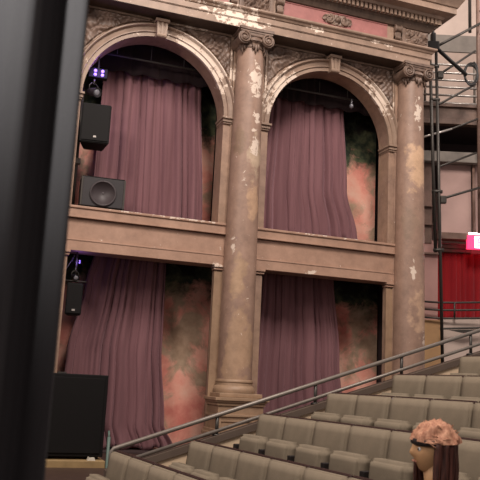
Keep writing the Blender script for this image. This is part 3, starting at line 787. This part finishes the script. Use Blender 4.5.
# exit sign
ex = thing('exit_sign', 'lit exit sign glowing red and white above the red curtain', 'exit sign'); rear(ex)
m = MB(); m.box(.45, 1.01, -.02, .06, 4.215, 4.455, .01); m.build('housing', M['exit_red'], ex)
m = MB(); m.box(.47, .98, -.035, .0, 4.475, 4.50, .004); m.build('top_cap', M['exit_white'], ex)
m = MB(); m.box(.575, .99, -.028, -.02, 4.235, 4.44); m.build('face', M['exit_white'], ex)
m = MB()
lx = .63; lh = .15; z0 = 4.262; s = .02
def bar(x0, x1, za, zb): m.box(x0, x1, -.034, -.028, za, zb)
bar(lx, lx+s, z0, z0+lh); [bar(lx, lx+.06, z, z+s) for z in (z0, z0+lh/2-s/2, z0+lh-s)]
x2 = lx+.08
m.prism([(x2, z0), (x2+s, z0), (x2+.07, z0+lh), (x2+.07-s, z0+lh)], -.028, -.034); m.prism([(x2+.07-s, z0), (x2+.07, z0), (x2+s, z0+lh), (x2, z0+lh)], -.028, -.035)
x3 = x2+.09; bar(x3, x3+s, z0, z0+lh)
x4 = x3+.04; bar(x4, x4+.07, z0+lh-s, z0+lh); bar(x4+.025, x4+.045, z0, z0+lh)
m.build('lettering', M['exit_red'], ex)
rc = curtain('curtain', 3.00, 4.20, pl((0, .03), (1, .03)), pl((0, 1.6), (1, 1.6)), .36, 13, .018, 12, M['redcurtain'], 'bright red velvet curtain below the exit sign at the right', nz=12); rear(rc)
gr = thing('gallery_rail', 'dark steel rail with two bars in front of the red curtain', 'railing'); rear(gr)
for z, mt in ((3.255, 'iron'), (3.125, 'iron'), (2.985, 'iron')):
    m = MB(); m.tube([(-.38, .02, z+.01), (-.02, .0, z), (.25, -.02, z+.01), (2.2, -.12, z+.12)], .017, 10); m.build('bar', M[mt], gr, smooth=True)
for x in (.22, .95):
    m = MB(); m.tube([(x, -.02, 2.98), (x, -.02, 3.27+x*.03)], .016, 8); m.build('post', M['iron'], gr, smooth=True)
m = MB(); m.tube([(-.05, -.1, 2.80), (.9, -.1, 2.87)], .018, 8); m.prism([(.1, 2.785), (.75, 2.835), (.35, 2.745)], -.11, -.08)
tag(rear(m.build('loose_bar', M['iron'])), 'dark steel bar with a sagging strap in front of the white rear wall', 'bar')

# lighting boom: poles and braces, standing in front of the rear corner
bm_ = thing('lighting_boom', 'tall pair of dark steel poles with diagonal braces beside the outer column', 'scaffold'); rear(bm_)
def tb(name, mat, r, *pts):
    m = MB(); m.tube(pts, r, 10); m.build(name, M[mat], bm_, smooth=True)
dd = -.8
tb('pole', 'iron', .027, (-.42, dd, 7.60), (-.31, dd, 3.98))
tb('pole', 'iron', .026, (-.31, dd, 7.60), (-.19, dd, 1.9), )
tb('pole', 'iron', .028, (.43, -.3, 8.10), (.43, -.3, 11.0))
tb('pole', 'brown', .032, (.59, -.25, 4.45), (.59, -.25, 11.0))
for z, q in ((4.02, .095), (5.0, .07), (6.6, .025), (7.2, .01)): tb('coupler', 'iron', .03, (-.44+q, dd, z), (-.27+q, dd, z))
m = MB(); m.box(-.46, -.26, dd-.06, dd+.06, 7.48, 7.64, .02); m.build('clamp', M['cable'], bm_)
m = MB(); m.box(-.40, -.32, dd-.05, dd+.05, 7.63, 7.80, .02); m.build('clamp_body', M['cable'], bm_)
m = MB(); m.tube([(-.36, dd, 7.78), (-.36, dd, 7.9)], .025, 8); m.build('clamp_bolt', M['cable'], bm_)
tb('brace', 'iron', .024, (-.32, dd, 7.55), (.75, -.35, 8.35))
tb('brace', 'cable', .034, (-.32, dd, 7.55), (.30, -.5, 7.20))
tb('brace', 'iron', .020, (-.26, dd, 7.05), (.52, -.3, 7.75))
tb('brace', 'iron', .020, (-.26, dd, 6.52), (.52, -.3, 7.12))
tb('brace', 'silver', .018, (-.55, dd, 5.92), (-.0, -.65, 6.15)); tb('brace', 'iron', .018, (-.0, -.65, 6.15), (.55, -.3, 6.48))
tb('brace', 'iron', .018, (-.27, dd, 5.42), (.52, -.3, 5.86))
tb('brace', 'iron', .022, (-.22, dd, 4.88), (.75, -.3, 5.30))
for z_, q in ((4.80, .05), (6.98, .0)):
    m = MB(); m.box(-.285+q, -.185+q, dd-.04, dd+.04, z_, z_+.13, .02); m.build('brace_clamp', M['iron'], bm_)
for z in (8.1, 8.55, 8.95, 9.4): tb('rung', 'iron', .016, (.59, -.25, z), (1.1, -.25, z))
m = MB(); pts = []
for i in range(70):
    a = i/69*2*PI*3.2; pts.append((.42+.11*math.cos(a)+.01*math.sin(a*2.3), -.38+.02*math.sin(a*.9), 7.24+.20*math.sin(a)+.01*i/10))
m.tube(pts, .014, 8)
cc = tag(rear(m.build('cable_coil', M['cable'], smooth=True)), 'coil of black cable hanging at the end of a brace by the rear balcony', 'cable')

# ------------------------------------------------------------------ near drape (left edge)
def drape():
    m = MB(); a = Vector((-.94, -8.62)); V = []
    # runs from the drape's free edge towards the left of the view
    edge = Vector((-1.010, -8.525)); d = Vector((-.95, -.12)).normalized(); n_ = Vector((d.y, -d.x))
    ns, nz = 170, 14
    for j in range(nz+1):
        z = .10+(5.2-.10)*j/nz; row = []
        for i in range(ns+1):
            u = i/ns*1.5
            off = .034*math.sin(u*47-1.04)+.008*math.sin(u*21+2+z*.15)+.005*math.sin(u*150+1)
            p = edge+d*u+n_*off
            row.append(m.bm.verts.new((p.x, p.y, z)))
        V.append(row)
    for j in range(nz):
        for i in range(ns): m.face([V[j][i], V[j][i+1], V[j+1][i+1], V[j+1][i]])
    return m
tag(drape().build('stage_drape', M['drape'], smooth=True, solid=.01), 'black stage drape hanging in folds close by at the left', 'drape')

# ------------------------------------------------------------------ seated spectator
def skin_body(name, verts, edges, radii, mat, parent, root=0, sub=2):
    me = bpy.data.meshes.new(name); me.from_pydata(verts, edges, []); me.materials.append(mat)
    o = bpy.data.objects.new(name, me); col.objects.link(o); o.parent = parent
    md = o.modifiers.new('skin', 'SKIN'); md.use_smooth_shade = True
    if not me.skin_vertices: me.attributes.new('skin', 'FLOAT', 'POINT')
    sv = me.skin_vertices[0].data
    for i, r in enumerate(radii):
        sv[i].radius = r if isinstance(r, tuple) else (r, r); sv[i].use_root = (i == root)
    s_ = o.modifiers.new('sub', 'SUBSURF'); s_.levels = sub; s_.render_levels = sub
    return o
def person():
    base = seat_at+Vector((-.16, .15, 0))
    P_ = thing('person', 'person with fluffy ginger hair and black headband sitting turned left among the seats', 'person', base, RA)
    P_.scale = (.95, .95, .95)
    # local frame: faces -x, up z; floor z=0
    J = [(-.02, 0, .50), (.0, 0, .66), (.0, 0, .84), (-.01, 0, .96), (-.02, 0, 1.04),   # pelvis..neck base
         (.0, .17, .945), (.0, -.17, .945),                                # shoulders 5,6
         (-.06, .22, .70), (-.06, -.22, .70), (-.27, .16, .58), (-.27, -.16, .58),  # elbows, wrists
         (-.05, .09, .48), (-.05, -.09, .48), (-.44, .11, .47), (-.44, -.11, .47), (-.40, .11, .09), (-.40, -.11, .09), (-.54, .12, .04), (-.54, -.12, .04)]
    Eg = [(0, 1), (1, 2), (2, 3), (3, 4), (3, 5), (3, 6), (5, 7), (6, 8), (7, 9), (8, 10), (0, 11), (0, 12), (11, 13), (12, 14), (13, 15), (14, 16), (15, 17), (16, 18)]
    Rr = [(.12, .15), (.10, .13), (.11, .15), (.07, .10), .055, .06, .06, .042, .042, .028, .028, .085, .085, .06, .06, .038, .038, .035, .035]
    skin_body('body', J, Eg, Rr, M['cloth'], P_)
    # neck
    m = MB(); m.tube([(-.01, 0, 1.0), (-.025, 0, 1.08), (-.035, 0, 1.16)], [.062, .054, .056], 16); m.build('neck', M['skin'], P_, smooth=True)
    # hands resting on the lap
    for s in (-1, 1):
        x, y, z = -.29, s*.15, .575
        V_ = [(x, y, z), (x-.05, y-s*.01, z)]; E2 = [(0, 1)]; R2 = [(.024, .03), (.022, .036)]
        for k in range(4):
            yy = y-.03+.02*k; L = (.065, .078, .074, .058)[k]
            n0 = len(V_); V_ += [(x-.085, yy, z), (x-.085-L*.5, yy, z-.006), (x-.085-L*.9, yy, z-.026)]
            E2 += [(1, n0), (n0, n0+1), (n0+1, n0+2)]; R2 += [.0095, .009, .0075]
        n0 = len(V_); V_ += [(x-.02, y-s*.036, z-.004), (x-.055, y-s*.055, z-.01), (x-.08, y-s*.055, z-.018)]
        E2 += [(0, n0), (n0, n0+1), (n0+1, n0+2)]; R2 += [.012, .0105, .009]
        skin_body('hand', V_, E2, R2, M['skin'], P_)
        m = MB(); m.box(-.62, -.37, s*.12-.045, s*.12+.045, .0, .075, .03); m.build('shoe', M['band_black'], P_, smooth=True)
    # head, turned a little towards the viewer
    hd = bpy.data.objects.new('head', None)
    m = MB(); b = bmesh.new(); bmesh.ops.create_uvsphere(b, u_segments=40, v_segments=28, radius=1)
    for v in b.verts:
        x, y, z = v.co
        X, Y, Z = x*.098, y*.077, z*.122
        f = max(0, -x)
        if z < 0: Y *= 1-.30*(-z)**1.3; X *= 1-.12*(-z)
        if z < -.2 and x > 0: X *= .8
        # nose, brow, sockets, mouth, chin
        nz = math.exp(-((Z+.018)/.020)**2)*math.exp(-(Y/.013)**2)*f; X -= .020*nz
        nb = math.exp(-((Z-.006)/.025)**2)*math.exp(-(Y/.009)**2)*f; X -= .010*nb
        br = math.exp(-((Z-.03)/.012)**2)*math.exp(-(Y/.05)**2)*f; X -= .004*br
        for s in (-1, 1): X += .011*math.exp(-((Z-.008)/.014)**2)*math.exp(-((Y-s*.031)/.016)**2)*f
        X -= .006*math.exp(-((Z+.058)/.008)**2)*math.exp(-(Y/.02)**2)*f
        X -= .010*math.exp(-((Z+.100)/.018)**2)*math.exp(-(Y/.022)**2)*f
        v.co = (X, Y, Z)
    m.merge(b); head = m.build('head', M['skin'], P_, smooth=True)
    head.location = (-.05, 0, 1.225); head.rotation_euler = (.10, 0, -.22)
    def hp(mb, nm, mat, smooth=True): return mb.build(nm, M[mat], head, smooth=smooth)
    for s in (-1, 1):
        e = MB(); b = bmesh.new(); bmesh.ops.create_uvsphere(b, u_segments=16, v_segments=10, radius=.0112); e.merge(b, Matrix.Translation((-.078, s*.031, .008))); hp(e, 'eye', 'eye')
        e = MB(); b = bmesh.new(); bmesh.ops.create_uvsphere(b, u_segments=12, v_segments=8, radius=.006); e.merge(b, Matrix.Translation((-.0862, s*.0315, .008))); hp(e, 'iris', 'iris')
        e = MB(); e.lathe([(.0001, -.008), (.014, -.008), (.02, .0), (.014, .006), (.008, .0), (.0001, .0)], (0, 0, 0), 16, M=Matrix.Translation((.008, s*.079, -.002)) @ Matrix.Rotation(s*-PI/2, 4, 'X') @ Matrix.Scale(1.5, 4, (0, 1, 0))); hp(e, 'ear', 'skin')
        e = MB(); e.tube([(-.088, s*.018, .034), (-.090, s*.032, .038), (-.078, s*.048, .033)], [.003, .004, .002], 6); hp(e, 'eyebrow', 'hair_dark')
    e = MB(); e.tube([(-.086, -.022, -.058), (-.096, -.008, -.056), (-.096, .008, -.056), (-.086, .022, -.058)], [.002, .005, .005, .002], 8); hp(e, 'lips', 'lip')
    # hair: rough crown, band, long dark fall on the far side and behind
    hmb = MB(); b = bmesh.new(); bmesh.ops.create_uvsphere(b, u_segments=64, v_segments=40, radius=1)
    kill = []
    for v in b.verts:
        x, y, z = v.co
        if z < .26: kill.append(v); continue
        q = 1+.10*noise.noise(Vector((x*3, y*3, z*3)))+.07*noise.noise(Vector((x*9, y*9, z*9)))+.05*noise.noise(Vector((x*26, y*26, z*26)))
        v.co = (.022+x*.134*q, y*.122*q, z*.150*q)
    bmesh.ops.delete(b, geom=kill, context='VERTS'); hmb.merge(b)
    rnd = random.Random(3)
    for i in range(40):      # a few soft loose strands
        a = rnd.uniform(0, 2*PI); e_ = rnd.uniform(.3, 1.2)
        x, y, z = math.cos(a)*math.cos(e_), math.sin(a)*math.cos(e_), math.sin(e_)
        p0 = Vector((.022+x*.125, y*.115, z*.142)); t_ = Vector((-y, x, rnd.uniform(-.5, .2)))*rnd.choice((-1, 1))
        hmb.tube([p0, p0*1.05+t_*.015, p0*1.07+t_*.035, p0*1.04+t_*.055], [.003, .0025, .002, .001], 5)
    hp(hmb, 'hair_crown', 'hair_ginger')
    bd = MB(); n = 60; V = []
    for i in range(n):
        a = 2*PI*i/n; x, y = math.cos(a), math.sin(a); row = []
        for (k, dz) in ((.99, -.016), (1.05, -.010), (1.05, .014), (.99, .018)):
            row.append(bd.bm.verts.new((.012+x*.112*k, y*.100*k, .052-.012*x*-1+dz)))
        V.append(row)
    for i in range(n):
        for k in range(4): bd.face([V[i][k], V[i][(k+1) % 4], V[(i+1) % n][(k+1) % 4], V[(i+1) % n][k]])
    hp(bd, 'headband', 'band_black')
    lf = MB(); ng = 64; V = []
    for j in range(15):
        f = j/14; z = .05-.36*f; row = []
        for i in range(ng+1):
            a = -1.95+3.9*i/ng           # round the back from temple to temple
            rr = 1+.09*math.sin(a*17+f*3)+.05*math.sin(a*31+1)+.10*math.sin(PI*f)
            row.append(lf.bm.verts.new((.012+math.cos(a)*.106*rr*(1-.05*f), math.sin(a)*.098*rr, z+.02*math.sin(a*9)*f)))
        V.append(row)
    for j in range(14):
        for i in range(ng): lf.face([V[j][i], V[j][i+1], V[j+1][i+1], V[j+1][i]])
    h_ = hp(lf, 'hair_length', 'hair_dark'); md = h_.modifiers.new('thickness', 'SOLIDIFY'); md.thickness = .02; md.offset = 0
person()

# ------------------------------------------------------------------ light
def area(name, loc, target, sx, sy, power, colr):
    l_ = bpy.data.lights.new(name, 'AREA'); l_.shape = 'RECTANGLE'; l_.size = sx; l_.size_y = sy; l_.energy = power; l_.color = colr
    o = bpy.data.objects.new(name, l_); o.location = loc; col.objects.link(o)
    o.rotation_euler = (Vector(target)-Vector(loc)).to_track_quat('-Z', 'Y').to_euler(); return o
area('house_and_fill_light', (1.5, -7.6, 12.2), (2.6, 0, 4.2), 3.2, 3.2, 1130, (1, .885, .80))
area('house_and_fill_light', (-4.5, -6.5, 7.5), (3, -2, 1.5), 2, 2, 260, (1, .87, .78))  # unseen fill added to brighten the seats from the left
area('rear_light', (8.2, -1.8, 9.6), (6.5, 2.4, 6.5), 1.0, 1.0, 95, (1, .88, .82))
sl = bpy.data.lights.new('work_light', 'SPOT'); sl.energy = 560; sl.spot_size = math.radians(32); sl.spot_blend = 1; sl.color = (1, .99, .93); sl.shadow_soft_size = .1
o = bpy.data.objects.new('work_light', sl); o.location = (-2.1, -9.5, 3.7); col.objects.link(o)
o.rotation_euler = (Vector((-1.22, -8.52, 2.66))-o.location).to_track_quat('-Z', 'Y').to_euler()

w = bpy.data.worlds.new('world'); bpy.context.scene.world = w; w.use_nodes = True
w.node_tree.nodes['Background'].inputs['Color'].default_value = (1, .85, .80, 1)
w.node_tree.nodes['Background'].inputs['Strength'].default_value = .36

# ------------------------------------------------------------------ camera
cd = bpy.data.cameras.new('camera'); cam = bpy.data.objects.new('camera', cd); col.objects.link(cam)
X = Vector((0.93785726, -0.34356064, 0.0488861)); Y = Vector((-0.1081758, -0.15558567, 0.9818814)); Z = Vector((-0.32972983, -0.92615289, -0.1830821))
mt = Matrix(((X.x, Y.x, Z.x, -1.17875), (X.y, Y.y, Z.y, -10.03763), (X.z, Y.z, Z.z, 1.75), (0, 0, 0, 1)))
cam.matrix_world = mt
cd.sensor_width = 36; cd.sensor_height = 36; cd.lens = 761.78/480*36; cd.clip_start = .05; cd.clip_end = 100
cd.dof.use_dof = True; cd.dof.focus_distance = 10.5; cd.dof.aperture_fstop = 7
sc = bpy.context.scene; sc.camera = cam
sc.view_settings.view_transform = 'Standard'; sc.view_settings.look = 'None'; sc.view_settings.gamma = 1
sc.view_settings.use_curve_mapping = False; sc.view_settings.exposure = .12
